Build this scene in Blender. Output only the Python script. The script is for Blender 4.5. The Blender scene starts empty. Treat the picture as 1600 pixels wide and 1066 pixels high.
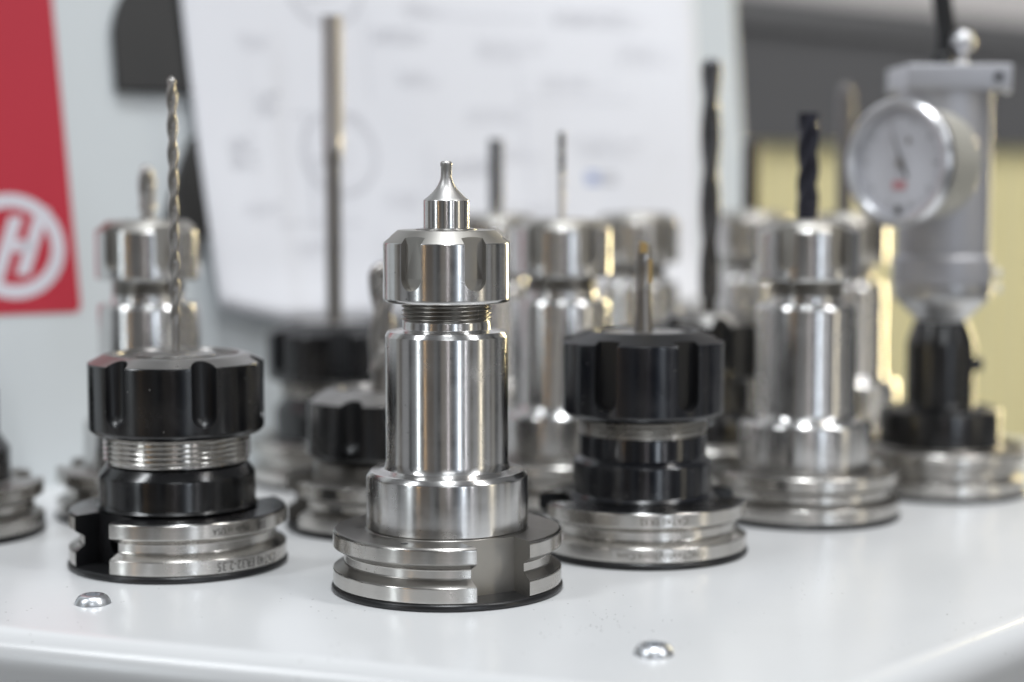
import bpy, bmesh, math, random
from mathutils import Vector, Matrix
random.seed(4)
S = 0.001                                   # every length below is in millimetres
D = bpy.data
scene = bpy.context.scene
COL = scene.collection
R = math.radians
PI = math.pi

# ------------------------------------------------------------------ camera
cam_d = D.cameras.new("camera"); cam = D.objects.new("camera", cam_d); COL.objects.link(cam)
cam.location = (0, 0, 0.113)
cam.rotation_euler = (R(90 - 4.966), 0, 0)
cam_d.sensor_width = 36; cam_d.lens = 65.25
cam_d.clip_start = 0.02; cam_d.clip_end = 60
cam_d.dof.use_dof = True; cam_d.dof.focus_distance = 0.498; cam_d.dof.aperture_fstop = 4.8
scene.camera = cam

# ------------------------------------------------------------------ world and lamps
w = D.worlds.new("World"); scene.world = w; w.use_nodes = True
bgn = w.node_tree.nodes["Background"]
bgn.inputs[0].default_value = (0.90, 0.93, 0.97, 1); bgn.inputs[1].default_value = 0.17
scene.view_settings.view_transform = 'Standard'; scene.view_settings.look = 'None'
scene.view_settings.exposure = 0.09; scene.view_settings.gamma = 1
scene.render.engine = 'CYCLES'
scene.cycles.use_denoising = True
scene.cycles.max_bounces = 8
scene.cycles.sample_clamp_indirect = 6

def lamp(name, loc, target, sx, sy, power, col=(1, 1, 1)):
    l = D.lights.new(name, 'AREA'); l.shape = 'RECTANGLE'; l.size = sx; l.size_y = sy
    l.energy = power; l.color = col
    o = D.objects.new(name, l); COL.objects.link(o); o.location = loc
    d = Vector(target) - Vector(loc)
    o.rotation_euler = d.to_track_quat('-Z', 'Y').to_euler()
    return o
OB = Vector((0.0, 0.58, 0.06))
# assumed ceiling fluorescent fixtures out of view, placed for soft light and nut highlights
lamp("assumed_overhead_lamp", (0.03, 0.2, 2.3), (0.03, 0.2, 0), 0.20, 0.5, 27, (0.93, 0.97, 1.0))
lamp("assumed_overhead_lamp", (-1.9, -0.4, 2.2), OB, 0.3, 1.2, 19.5, (0.93, 0.97, 1.0))
lamp("assumed_overhead_lamp", (2.0, -0.4, 2.2), OB, 0.3, 1.2, 19.5, (0.95, 0.97, 1.0))
lamp("assumed_overhead_lamp", (0.3, -2.6, 2.3), OB, 1.2, 0.3, 9, (0.93, 0.97, 1.0))
def far_lamp(name, az, dist, z, wd, ht, power, col):
    a = R(az)
    p = OB + Vector((math.sin(a) * dist, -math.cos(a) * dist, z))
    return lamp(name, p, OB, wd, ht, power, col)
# assumed lights behind the camera, azimuths chosen to put vertical streaks on the steel
far_lamp("assumed_streak_light", -51, 2.6, 0.32, 0.13, 0.8, 3.0, (0.86, 0.95, 1.0))
far_lamp("assumed_warm_streak_light", -38, 2.8, 0.3, 0.035, 0.8, 0.5, (1.0, 0.62, 0.28))
far_lamp("assumed_streak_light", 4, 3.0, 0.32, 0.05, 0.8, 0.8, (1.0, 0.95, 1.0))
far_lamp("assumed_streak_light", 24, 2.7, 0.32, 0.17, 0.8, 3.6, (0.80, 0.89, 1.0))
far_lamp("assumed_streak_light", 36, 2.9, 0.32, 0.07, 0.8, 1.3, (0.95, 0.95, 1.0))
far_lamp("assumed_warm_streak_light", 66, 2.4, 0.3, 0.16, 0.8, 1.7, (1.0, 0.90, 0.70))

lamp("assumed_overhead_lamp", (0.95, 0.75, 2.2), (0.7, 1.7, 0), 0.3, 1.0, 8, (1.0, 0.97, 0.92)).data.spread = R(75)  # added fill lamp, brightens only the far enclosure and yellow sheet
# assumed warm light beyond the right edge, added for golden glints on the steel
lamp("assumed_glint_light", (0.58, 1.38, 0.16), OB, 0.05, 0.7, 0.45, (1.0, 0.84, 0.48)).data.spread = R(46)

# ------------------------------------------------------------------ helpers
def link(o, parent=None):
    COL.objects.link(o)
    if parent is not None: o.parent = parent
    return o
def tag(o, label=None, cat=None, group=None, kind=None):
    if label: o["label"] = label
    if cat: o["category"] = cat
    if group: o["group"] = group
    if kind: o["kind"] = kind
    return o
def empty(name, x, y, rz=0):
    o = D.objects.new(name, None); o.empty_display_size = 0.02
    link(o); o.location = (x * S, y * S, 0); o.rotation_euler = (0, 0, R(rz)); return o
def sharp(me, ang=32):
    bm = bmesh.new(); bm.from_mesh(me)
    for f in bm.faces: f.smooth = True
    for e in bm.edges:
        if len(e.link_faces) == 2:
            if e.calc_face_angle(0) > R(ang): e.smooth = False
    bm.to_mesh(me); bm.free()
def mesh_from(name, verts, faces, mats, fmat=None, ang=32):
    me = D.meshes.new(name); me.from_pydata([(v[0] * S, v[1] * S, v[2] * S) for v in verts], [], faces)
    for m in mats: me.materials.append(m)
    if fmat:
        for p, i in zip(me.polygons, fmat): p.material_index = i
    me.update(); sharp(me, ang); return me
def obj(name, me, parent=None, loc=None):
    o = D.objects.new(name, me); link(o, parent)
    if loc: o.location = (loc[0] * S, loc[1] * S, loc[2] * S)
    return o

def lathe_data(prof, seg=96):
    """prof: [(r, z, material_index_of_the_band_above)] -> verts, faces, material list; closed at r=0"""
    V, F, M = [], [], []
    rings = []
    for (r, z, *m) in prof:
        if r < 1e-6:
            rings.append([len(V)]); V.append((0, 0, z))
        else:
            rings.append(list(range(len(V), len(V) + seg)))
            for i in range(seg):
                a = 2 * PI * i / seg; V.append((r * math.cos(a), r * math.sin(a), z))
    for k in range(len(prof) - 1):
        mi = prof[k][2] if len(prof[k]) > 2 else 0
        a, b = rings[k], rings[k + 1]
        for i in range(seg):
            j = (i + 1) % seg
            if len(a) == 1 and len(b) == 1: continue
            if len(a) == 1: F.append((a[0], b[j], b[i]))
            elif len(b) == 1: F.append((a[i], a[j], b[0]))
            else: F.append((a[i], a[j], b[j], b[i]))
            M.append(mi)
    return V, F, M
def lathe(name, prof, mats, seg=96, ang=32):
    V, F, M = lathe_data(prof, seg)
    return mesh_from(name, V, F, mats, M, ang)
def soften(pts, bev=0.22, n=3):
    """round each marked corner of a profile: point = (r, z, mat, bevel)"""
    out = []
    for i, p in enumerate(pts):
        r, z = p[0], p[1]; m = p[2] if len(p) > 2 else 0; b = p[3] if len(p) > 3 else bev
        if i in (0, len(pts) - 1) or b <= 0: out.append((r, z, m)); continue
        P = Vector((r, z)); A = Vector(pts[i - 1][:2]); B = Vector(pts[i + 1][:2])
        la, lb = (A - P).length, (B - P).length
        d = min(b, la * .45, lb * .45)
        a = P + (A - P).normalized() * d; c = P + (B - P).normalized() * d
        mp = pts[i - 1][2] if len(pts[i - 1]) > 2 else 0
        for k in range(n + 1):
            t = k / n
            q = a * (1 - t) ** 2 + P * 2 * t * (1 - t) + c * t * t
            out.append((q.x, q.y, mp if k < n else m))
    return out
def boolean(target_me, cutters, name):
    """cut a list of (verts, faces, material) solids out of a mesh, return new mesh"""
    to = D.objects.new("tmp", target_me); COL.objects.link(to); tmp = [to]
    for (V, F, mat) in cutters:
        cm = D.meshes.new("tmpc"); cm.from_pydata([(v[0] * S, v[1] * S, v[2] * S) for v in V], [], F)
        cm.materials.append(mat)
        bm = bmesh.new(); bm.from_mesh(cm); bmesh.ops.recalc_face_normals(bm, faces=bm.faces); bm.to_mesh(cm); bm.free()
        co = D.objects.new("tmpc", cm); COL.objects.link(co); tmp.append(co)
        md = to.modifiers.new("b", 'BOOLEAN'); md.operation = 'DIFFERENCE'; md.solver = 'EXACT'; md.object = co
        md.material_mode = 'TRANSFER'
    dg = bpy.context.evaluated_depsgraph_get()
    me = D.meshes.new_from_object(to.evaluated_get(dg), preserve_all_data_layers=True, depsgraph=dg)
    me.name = name
    for o in tmp: D.objects.remove(o, do_unlink=True)
    bm = bmesh.new(); bm.from_mesh(me)
    bmesh.ops.remove_doubles(bm, verts=bm.verts, dist=2e-7)
    big = [f for f in bm.faces if len(f.verts) > 4]
    bmesh.ops.triangulate(bm, faces=big)
    bm.to_mesh(me); bm.free()
    sharp(me, 30); return me
def radial_normals(me, seg):
    """exact normals on the turned surfaces, so that cutting leaves no shading marks"""
    nl = []
    cn = [tuple(c.vector) for c in me.corner_normals]
    for p in me.polygons:
        n = p.normal; c = p.center; rc = math.hypot(c.x, c.y)
        ok = rc > 1e-5 and p.material_index < 2
        if ok:
            nr = (n.x * c.x + n.y * c.y) / rc; nt = (-n.x * c.y + n.y * c.x) / rc
            ok = abs(nt) < .03
        for li in p.loop_indices:
            v = me.vertices[me.loops[li].vertex_index].co; r = math.hypot(v.x, v.y)
            if ok and r > 1e-5:
                q_ = Vector((v.x / r * nr, v.y / r * nr, n.z)); q_.normalize(); nl.append(tuple(q_))
            else: nl.append(cn[li])
    me.normals_split_custom_set(nl)
def slot_cutter(az, w_, rin, rout, z0, z1, mat, ball=True, n=10):
    """radial slot: azimuth from -Y (towards the camera) to the right, width, radii, bottom z0 (round) to z1"""
    h = w_ / 2; pts = [(h, z1), (h, z0 + h)]
    if ball:
        for k in range(1, n): a = PI * k / n; pts.append((h * math.cos(a), z0 + h - h * math.sin(a)))
        pts += [(-h, z0 + h), (-h, z1)]
    else: pts = [(h, z1), (h, z0), (-h, z0), (-h, z1)]
    V = []; a = R(az); f = Vector((math.sin(a), -math.cos(a))); s = Vector((math.cos(a), math.sin(a)))
    for rr in (rin, rout):
        for (x, z) in pts: q = f * rr + s * x; V.append((q.x, q.y, z))
    m = len(pts); F = [tuple(range(m)), tuple(range(2 * m - 1, m - 1, -1))]
    for i in range(m): j = (i + 1) % m; F.append((i, j, m + j, m + i))
    return V, F, mat
def ball_cutter(az, rad, rc, z0, z1, mat, n=20):
    """upright ball-nosed scoop: cylinder of radius rad centred at radius rc, ball at the lower end"""
    a = R(az); cx, cy = math.sin(a) * rc, -math.cos(a) * rc
    pr = [(0, z0)] + [(rad * math.sin(PI / 2 * k / 6), z0 + rad - rad * math.cos(PI / 2 * k / 6)) for k in range(1, 7)] + [(rad, z1), (0, z1)]
    V, F, M = lathe_data(pr, n)
    return [(x + cx, y + cy, z) for x, y, z in V], F, mat
def pin_cutter(az, rad, rin, rout, zc, mat, n=24):
    V = []; a = R(az); f = Vector((math.sin(a), -math.cos(a))); s = Vector((math.cos(a), math.sin(a)))
    off = 3.5
    for rr in (rin, rout):
        for i in range(n):
            t = 2 * PI * i / n; q = f * rr + s * (rad * math.cos(t) + off); V.append((q.x, q.y, zc + rad * math.sin(t)))
    F = [tuple(range(n)), tuple(range(2 * n - 1, n - 1, -1))]
    for i in range(n): j = (i + 1) % n; F.append((i, j, n + j, n + i))
    return V, F, mat

# ------------------------------------------------------------------ materials
class N:
    def __init__(s, name):
        s.m = D.materials.new(name); s.m.use_nodes = True; s.t = s.m.node_tree; s.b = s.t.nodes["Principled BSDF"]
    def n(s, typ, **kw):
        x = s.t.nodes.new(typ)
        for k, v in kw.items(): setattr(x, k, v)
        return x
    def l(s, a, b): s.t.links.new(a, b)
    def set(s, **kw):
        for k, v in kw.items(): s.b.inputs[k.replace("_", " ")].default_value = v
def rings_bump(q, zscale, strength, dist, flat=0.02):
    tc = q.n('ShaderNodeTexCoord'); mp = q.n('ShaderNodeMapping'); mp.inputs['Scale'].default_value = (flat, flat, zscale)
    nz = q.n('ShaderNodeTexNoise'); nz.inputs['Scale'].default_value = 1000; nz.inputs['Detail'].default_value = 3
    q.l(tc.outputs['Object'], mp.inputs[0]); q.l(mp.outputs[0], nz.inputs['Vector'])
    bp = q.n('ShaderNodeBump'); bp.inputs['Strength'].default_value = strength; bp.inputs['Distance'].default_value = dist
    q.l(nz.outputs[0], bp.inputs['Height']); q.l(bp.outputs[0], q.b.inputs['Normal'])
    return tc, nz
def turned(name, col, rough, aniso, metallic=1.0, var=.06, bump=.12, spec=.5, ior=1.45, stain=0.0, stain_col=(.3, .25, .2, 1)):
    q = N(name); q.set(Metallic=metallic, Roughness=rough, Anisotropic=aniso, Anisotropic_Rotation=.25, IOR=ior)
    tg = q.n('ShaderNodeTangent', direction_type='RADIAL', axis='Z'); q.l(tg.outputs[0], q.b.inputs['Tangent'])
    tc, nz = rings_bump(q, 2.2, bump, 0.00002)
    # roughness and tone vary with blotches of handling and fine scratches
    n2 = q.n('ShaderNodeTexNoise'); n2.inputs['Scale'].default_value = 90; n2.inputs['Detail'].default_value = 6; n2.inputs['Roughness'].default_value = .65
    q.l(tc.outputs['Object'], n2.inputs['Vector'])
    mr = q.n('ShaderNodeMapRange'); mr.inputs[1].default_value = .3; mr.inputs[2].default_value = .7
    mr.inputs[3].default_value = rough - var; mr.inputs[4].default_value = rough + var
    q.l(n2.outputs[0], mr.inputs[0]); q.l(mr.outputs[0], q.b.inputs['Roughness'])
    mx = q.n('ShaderNodeMix', data_type='RGBA'); mx.inputs[6].default_value = (*[c * .86 for c in col], 1); mx.inputs[7].default_value = (*col, 1)
    q.l(nz.outputs[0], mx.inputs[0])
    out = mx.outputs[2]
    # fine specks: dust and tiny nicks
    vo = q.n('ShaderNodeTexVoronoi'); vo.inputs['Scale'].default_value = 520; q.l(tc.outputs['Object'], vo.inputs['Vector'])
    lt = q.n('ShaderNodeMath', operation='LESS_THAN'); lt.inputs[1].default_value = .10; q.l(vo.outputs['Distance'], lt.inputs[0])
    n4 = q.n('ShaderNodeTexNoise'); n4.inputs['Scale'].default_value = 160; q.l(tc.outputs['Object'], n4.inputs['Vector'])
    g4 = q.n('ShaderNodeMath', operation='GREATER_THAN'); g4.inputs[1].default_value = .60; q.l(n4.outputs[0], g4.inputs[0])
    mu = q.n('ShaderNodeMath', operation='MULTIPLY'); q.l(lt.outputs[0], mu.inputs[0]); q.l(g4.outputs[0], mu.inputs[1])
    m3 = q.n('ShaderNodeMix', data_type='RGBA'); q.l(mu.outputs[0], m3.inputs[0]); q.l(out, m3.inputs[6])
    m3.inputs[7].default_value = (.16, .15, .14, 1) if metallic > .5 else (.25, .24, .23, 1)
    out = m3.outputs[2]
    if stain > 0:
        n3 = q.n('ShaderNodeTexNoise'); n3.inputs['Scale'].default_value = 45; n3.inputs['Detail'].default_value = 4
        q.l(tc.outputs['Object'], n3.inputs['Vector'])
        m2 = q.n('ShaderNodeMapRange'); m2.inputs[1].default_value = .5; m2.inputs[2].default_value = .75; m2.inputs[4].default_value = stain
        q.l(n3.outputs[0], m2.inputs[0])
        mm = q.n('ShaderNodeMix', data_type='RGBA'); q.l(m2.outputs[0], mm.inputs[0]); q.l(out, mm.inputs[6]); mm.inputs[7].default_value = stain_col
        out = mm.outputs[2]
    q.l(out, q.b.inputs['Base Color'])
    return q.m
def simple(name, col, rough=.5, metallic=0.0, bump=0, bscale=300, bdist=.00003, spec=None, coat=0, mott=.08, mscale=60):
    q = N(name); q.set(Metallic=metallic, Roughness=rough)
    tc = q.n('ShaderNodeTexCoord')
    n2 = q.n('ShaderNodeTexNoise'); n2.inputs['Scale'].default_value = mscale; n2.inputs['Detail'].default_value = 5
    q.l(tc.outputs['Object'], n2.inputs['Vector'])
    mx = q.n('ShaderNodeMix', data_type='RGBA'); mx.inputs[6].default_value = (*[c * (1 - mott) for c in col], 1)
    mx.inputs[7].default_value = (*[min(1, c * (1 + mott)) for c in col], 1)
    q.l(n2.outputs[0], mx.inputs[0]); q.l(mx.outputs[2], q.b.inputs['Base Color'])
    if bump:
        nz = q.n('ShaderNodeTexNoise'); nz.inputs['Scale'].default_value = bscale; nz.inputs['Detail'].default_value = 2
        q.l(tc.outputs['Object'], nz.inputs['Vector'])
        bp = q.n('ShaderNodeBump'); bp.inputs['Strength'].default_value = bump; bp.inputs['Distance'].default_value = bdist
        q.l(nz.outputs[0], bp.inputs['Height']); q.l(bp.outputs[0], q.b.inputs['Normal'])
    if coat: q.set(Coat_Weight=coat, Coat_Roughness=.08)
    return q.m

STEEL = turned("turned_steel", (.73, .72, .71), .235, .80, bump=.12)
STEEL2 = turned("flange_steel", (.62, .60, .57), .24, .7, stain=.2, stain_col=(.34, .30, .25, 1))
FACE = turned("faced_steel", (.38, .365, .345), .33, .5, bump=.1)
MILLED = simple("milled_steel", (.40, .385, .36), .42, 1.0, bump=.25, bscale=2200, bdist=.00002)
THREAD = turned("thread_steel", (.40, .385, .36), .3, .4, bump=.02)
THREADB = turned("bright_thread_steel", (.64, .62, .59), .2, .4, bump=.02)
BLACK = turned("black_oxide", (.006, .006, .007), .22, .55, metallic=0, var=.08, bump=.08, ior=1.7, stain=.5, stain_col=(.022, .018, .015, 1))
BLACK2 = turned("black_oxide_blue", (.006, .007, .011), .2, .55, metallic=0, var=.08, bump=.08, ior=1.75, stain=.4, stain_col=(.02, .018, .018, 1))
BLACKTOP = turned("worn_black_face", (.30, .29, .28), .30, .35, metallic=.85, bump=.2)
BLACKSLOT = simple("black_slot", (.008, .008, .009), .38, 0, bump=.1, bscale=900)
PLASTIC = simple("black_plastic_disc", (.012, .012, .013), .3, 0)
HSS = simple("bright_drill_steel", (.42, .40, .38), .28, 1.0)
DARKTOOL = simple("dark_coated_carbide", (.12, .12, .125), .22, .8)
BLUETOOL = simple("violet_coated_carbide", (.028, .028, .040), .25, .4)
CARBIDE = simple("ground_carbide", (.50, .49, .48), .42, 1.0, bump=.4, bscale=1500, bdist=.00003)
REAMER = simple("reamer_bronze_grey", (.46, .44, .43), .35, .9)
GOLD = simple("gold_coated_insert", (.75, .55, .25), .3, 1.0)
ALU = simple("grey_anodised_aluminium", (.50, .50, .53), .48, .6)
ALUL = simple("bright_aluminium", (.58, .58, .59), .32, .9)
CHROME = simple("chrome_bezel", (.7, .7, .72), .3, 1.0)
DIAL = simple("dial_face_paper", (.62, .62, .66), .5)
GAUGEB = simple("cream_gauge_barrel", (.52, .50, .44), .35, .2)
RUBBER = simple("black_rubber", (.013, .013, .014), .5)
INK = simple("etched_dark_ink", (.05, .045, .04), .5)
INKL = simple("pale_etching", (.13, .115, .09), .5, .3)
DULL = simple("dull_tool_steel", (.30, .28, .26), .35, .9)
REDINK = simple("red_dial_print", (.55, .25, .27), .5)
ZINC = simple("zinc_plated_screw", (.78, .80, .83), .33, 1.0, bump=.3, bscale=700, bdist=.00005)

# enamelled table top: faint orange peel, dust and tiny chips
q = N("white_enamel"); q.set(Roughness=.2, IOR=1.5)
tc = q.n('ShaderNodeTexCoord')
nz = q.n('ShaderNodeTexNoise'); nz.inputs['Scale'].default_value = 260; nz.inputs['Detail'].default_value = 1
q.l(tc.outputs['Object'], nz.inputs['Vector'])
bp = q.n('ShaderNodeBump'); bp.inputs['Strength'].default_value = .12; bp.inputs['Distance'].default_value = .0001
q.l(nz.outputs[0], bp.inputs['Height']); q.l(bp.outputs[0], q.b.inputs['Normal'])
vo = q.n('ShaderNodeTexVoronoi'); vo.inputs['Scale'].default_value = 330; vo.inputs['Randomness'].default_value = 1
q.l(tc.outputs['Object'], vo.inputs['Vector'])
lt = q.n('ShaderNodeMath', operation='LESS_THAN'); lt.inputs[1].default_value = .085; q.l(vo.outputs['Distance'], lt.inputs[0])
n2 = q.n('ShaderNodeTexNoise'); n2.inputs['Scale'].default_value = 28; n2.inputs['Detail'].default_value = 3
q.l(tc.outputs['Object'], n2.inputs['Vector'])
gt = q.n('ShaderNodeMath', operation='GREATER_THAN'); gt.inputs[1].default_value = .585; q.l(n2.outputs[0], gt.inputs[0])
mu = q.n('ShaderNodeMath', operation='MULTIPLY'); q.l(lt.outputs[0], mu.inputs[0]); q.l(gt.outputs[0], mu.inputs[1])
n5 = q.n('ShaderNodeTexNoise'); n5.inputs['Scale'].default_value = 14; n5.inputs['Detail'].default_value = 6
q.l(tc.outputs['Object'], n5.inputs['Vector'])
m5 = q.n('ShaderNodeMix', data_type='RGBA'); m5.inputs[6].default_value = (.705, .712, .72, 1); m5.inputs[7].default_value = (.765, .77, .778, 1)
q.l(n5.outputs[0], m5.inputs[0])
mx = q.n('ShaderNodeMix', data_type='RGBA'); q.l(mu.outputs[0], mx.inputs[0]); q.l(m5.outputs[2], mx.inputs[6]); mx.inputs[7].default_value = (.32, .31, .30, 1)
q.l(mx.outputs[2], q.b.inputs['Base Color'])
rr = q.n('ShaderNodeMapRange'); rr.inputs[3].default_value = .14; rr.inputs[4].default_value = .28; q.l(n5.outputs[0], rr.inputs[0]); q.l(rr.outputs[0], q.b.inputs['Roughness'])
ENAMEL = q.m
WALLP = simple("pale_grey_green_paint", (.66, .695, .71), .45, mott=.02, mscale=8)
PAPER = simple("white_paper", (.87, .875, .92), .75, mott=.03, mscale=25)
PRINT = simple("grey_pencil_print", (.70, .70, .74), .8)
PRINTD = simple("dark_print", (.53, .53, .57), .8)
PRINTB = simple("blue_print", (.30, .38, .66), .8)
RED = simple("red_vinyl", (.50, .018, .040), .65, mott=.05, mscale=20)
WHITEV = simple("white_vinyl", (.72, .70, .76), .4)
BLKCOV = simple("charcoal_plastic", (.022, .021, .02), .5)
FARG = simple("dark_grey_enclosure", (.105, .105, .11), .5, mott=.04, mscale=6)
FARL = simple("mid_grey_rail", (.14, .14, .145), .5, mott=.04, mscale=6)
FARW = simple("pale_far_cabinet", (.56, .54, .54), .5, mott=.05, mscale=4)
YEL = simple("yellow_translucent_sheet", (.78, .71, .42), .4, mott=.12, mscale=5)
CONC = simple("workshop_floor_concrete", (.30, .30, .29), .5, mott=.15, mscale=3)
MACH = simple("dark_machine_paint", (.04, .04, .045), .5)

# ------------------------------------------------------------------ the table (enamelled machine shelf)
def slab():
    import itertools
    out = [(-400, 558), (62, 383), (336, 688), (155, 892), (-400, 892)]
    bm = bmesh.new()
    vs = [bm.verts.new((x * S, y * S, 0)) for x, y in out]
    f = bm.faces.new(vs)
    r = bmesh.ops.extrude_face_region(bm, geom=[f])
    ev = [e for e in r['geom'] if isinstance(e, bmesh.types.BMVert)]
    for v in ev:
        v.co.z = -0.075; v.co.y += .016 * (1 if v.co.y < .7 else 0); v.co.x -= .02 * (1 if v.co.x > .1 else 0)
    bmesh.ops.recalc_face_normals(bm, faces=bm.faces)
    vert = [e for e in bm.edges if abs(e.verts[0].co.z - e.verts[1].co.z) > .01]
    bmesh.ops.bevel(bm, geom=vert, offset=.016, segments=10, profile=.5, affect='EDGES')
    top = [e for e in bm.edges if e.verts[0].co.z > -1e-5 and e.verts[1].co.z > -1e-5]
    bmesh.ops.bevel(bm, geom=top, offset=.010, segments=9, profile=.5, affect='EDGES')
    me = D.meshes.new("table_top"); bm.to_mesh(me); bm.free(); me.materials.append(ENAMEL); sharp(me, 40)
    return me
table = obj("table_top", slab()); tag(table, kind='structure')

# ------------------------------------------------------------------ panel behind, leaning back
YAW, LEAN = R(33), R(12)
U = Vector((math.cos(YAW), math.sin(YAW), 0)); AW = Vector((-math.sin(YAW), math.cos(YAW), 0))
VV = Vector((0, 0, 1)) * math.cos(LEAN) + AW * math.sin(LEAN); NN = U.cross(VV)     # NN points to the camera side
if NN.y > 0: NN = -NN
W0 = Vector((-171, 675, 0))
def wp(u, v, n=0): p = W0 + U * u + VV * v + NN * n; return (p.x, p.y, p.z)
def plate(name, poly, n0, n1, mat, parent=None, round_to=None):
    m = len(poly); V = [wp(u, v, n0) for u, v in poly] + [wp(u, v, n1) for u, v in poly]
    F = [tuple(range(m)), tuple(range(2 * m - 1, m - 1, -1))] + [(i, m + i, m + (i + 1) % m, (i + 1) % m) for i in range(m)]
    me = mesh_from(name, V, F, [mat])
    bm = bmesh.new(); bm.from_mesh(me); bmesh.ops.recalc_face_normals(bm, faces=bm.faces)
    if round_to:
        es = [e for e in bm.edges if len(e.link_faces) == 2 and e.calc_face_angle(0) > .8]
        bmesh.ops.bevel(bm, geom=es, offset=round_to * S, segments=4, profile=.5, affect='EDGES')
        for f in bm.faces: f.smooth = True
    bm.to_mesh(me); bm.free()
    if round_to: sharp(me, 40)
    return obj(name, me, parent)
panel = plate("back_panel", [(-190, -3.5), (347, -3.5), (349, 20), (353, 110), (355, 134), (361, 206), (376, 380), (-190, 380)], -22, 0, WALLP, round_to=3)
tag(panel, "pale grey-green painted sheet metal panel leaning back behind the holders", "panel")

def arc(cx, cy, r, a0, a1, n=24): return [(cx + r * math.cos(R(a0 + (a1 - a0) * k / n)), cy + r * math.sin(R(a0 + (a1 - a0) * k / n))) for k in range(n + 1)]
# red sticker with its emblem
st = plate("sticker", [(-28.5, 65)] + arc(16.5, 67.6, 2.8, -90, 0, 6) + [(19.3, 240), (-28.5, 240)], 0.05, .35, RED)
tag(st, "red sticker with a white ringed slanted H, at the left edge of the panel", "sticker")
def ringmesh(name, cx, cy, ro, ri, n0, mat, parent, seg=72, surf=None):
    V = []; F = []
    f = surf or (lambda u, v: wp(u, v, n0))
    for k in range(seg):
        a = 2 * PI * k / seg
        V.append(f(cx + ro * math.cos(a), cy + ro * math.sin(a))); V.append(f(cx + ri * math.cos(a), cy + ri * math.sin(a)))
    for k in range(seg): j = (k + 1) % seg; F.append((2 * k, 2 * j, 2 * j + 1, 2 * k + 1))
    return obj(name, mesh_from(name, V, F, [mat]), parent)
LC = (-4.6, 90.4)
ringmesh("emblem_ring", LC[0], LC[1], 19.8, 14.6, .42, WHITEV, st)
def poly_on(name, polys, n, mat, parent):
    V = []; F = []
    for P in polys:
        F.append(tuple(range(len(V), len(V) + len(P)))); V += [wp(u, v, n) for u, v in P]
    return obj(name, mesh_from(name, V, F, [mat]), parent)
sl = .40
def stroke(u0, v0, v1, wd): 
    return [(u0 + (v0 - 90) * sl - wd / 2, v0), (u0 + (v0 - 90) * sl + wd / 2, v0), (u0 + (v1 - 90) * sl + wd / 2, v1), (u0 + (v1 - 90) * sl - wd / 2, v1)]
poly_on("emblem_letter", [stroke(-7.0, 76.5, 101.5, 5.2), stroke(2.3, 79.5, 104.6, 5.2), [(-4.8, 88.2), (.6, 88.2), (2.2, 92.6), (-3.4, 92.6)]], .45, WHITEV, st)

# charcoal cover pieces on the panel, partly under the drawing
c1 = plate("window_cover", [(40.9, 150)] + arc(79, 168, 38, 172, 100, 14) + [(110, 206), (110, 150)], .1, 4, BLKCOV, round_to=.8)
tag(c1, "charcoal cover with a rounded shoulder, high on the panel left of the drawing", "cover")
c2 = plate("edge_bumper", [(52, 92), (82, 92), (82, 132), (69, 132), (64, 122)], .1, 5, BLKCOV, round_to=1.2)
tag(c2, "small black wedge-shaped bumper on the panel just left of the drawing's edge", "bumper")

# the paper drawing, gently wavy, lower edge lifting
def pn(u, v):
    t = (u - 60) / 270
    return 5.6 + 1.6 * math.sin(t * 7 + .6) + 1.1 * math.sin(v / 31 + t * 3) + max(0, (76 - v)) * .07 * (1 + .5 * math.sin(t * 9))
def paper_pt(u, v, e=0): return wp(u, v, pn(u, v) + e)
def paper():
    nu, nv = 70, 44; V = []; F = []
    for j in range(nv + 1):
        tv = j / nv
        for i in range(nu + 1):
            tu = i / nu
            u0 = 72.5 - 6.5 * tv * (330 - 57) / 130 * .48; u1 = 311 + 17.5 * tv * 1.8
            u = u0 + (u1 - u0) * tu
            vb = 55.5 + 8 * max(0, 1 - tu * 9) ** 1.1 + 1.0 * math.sin(tu * 11)
            V.append(paper_pt(u, vb + (330 - vb) * tv))
    for j in range(nv):
        for i in range(nu):
            a = j * (nu + 1) + i; F.append((a, a + 1, a + nu + 2, a + nu + 1))
    me = mesh_from("paper_drawing", V, F, [PAPER], ang=80)
    o = obj("paper_drawing", me); md = o.modifiers.new("s", 'SOLIDIFY'); md.thickness = .00025; md.offset = 0
    return o
pap = paper(); tag(pap, "large white paper drawing with faint circles and notes hung on the panel", "drawing")
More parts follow.
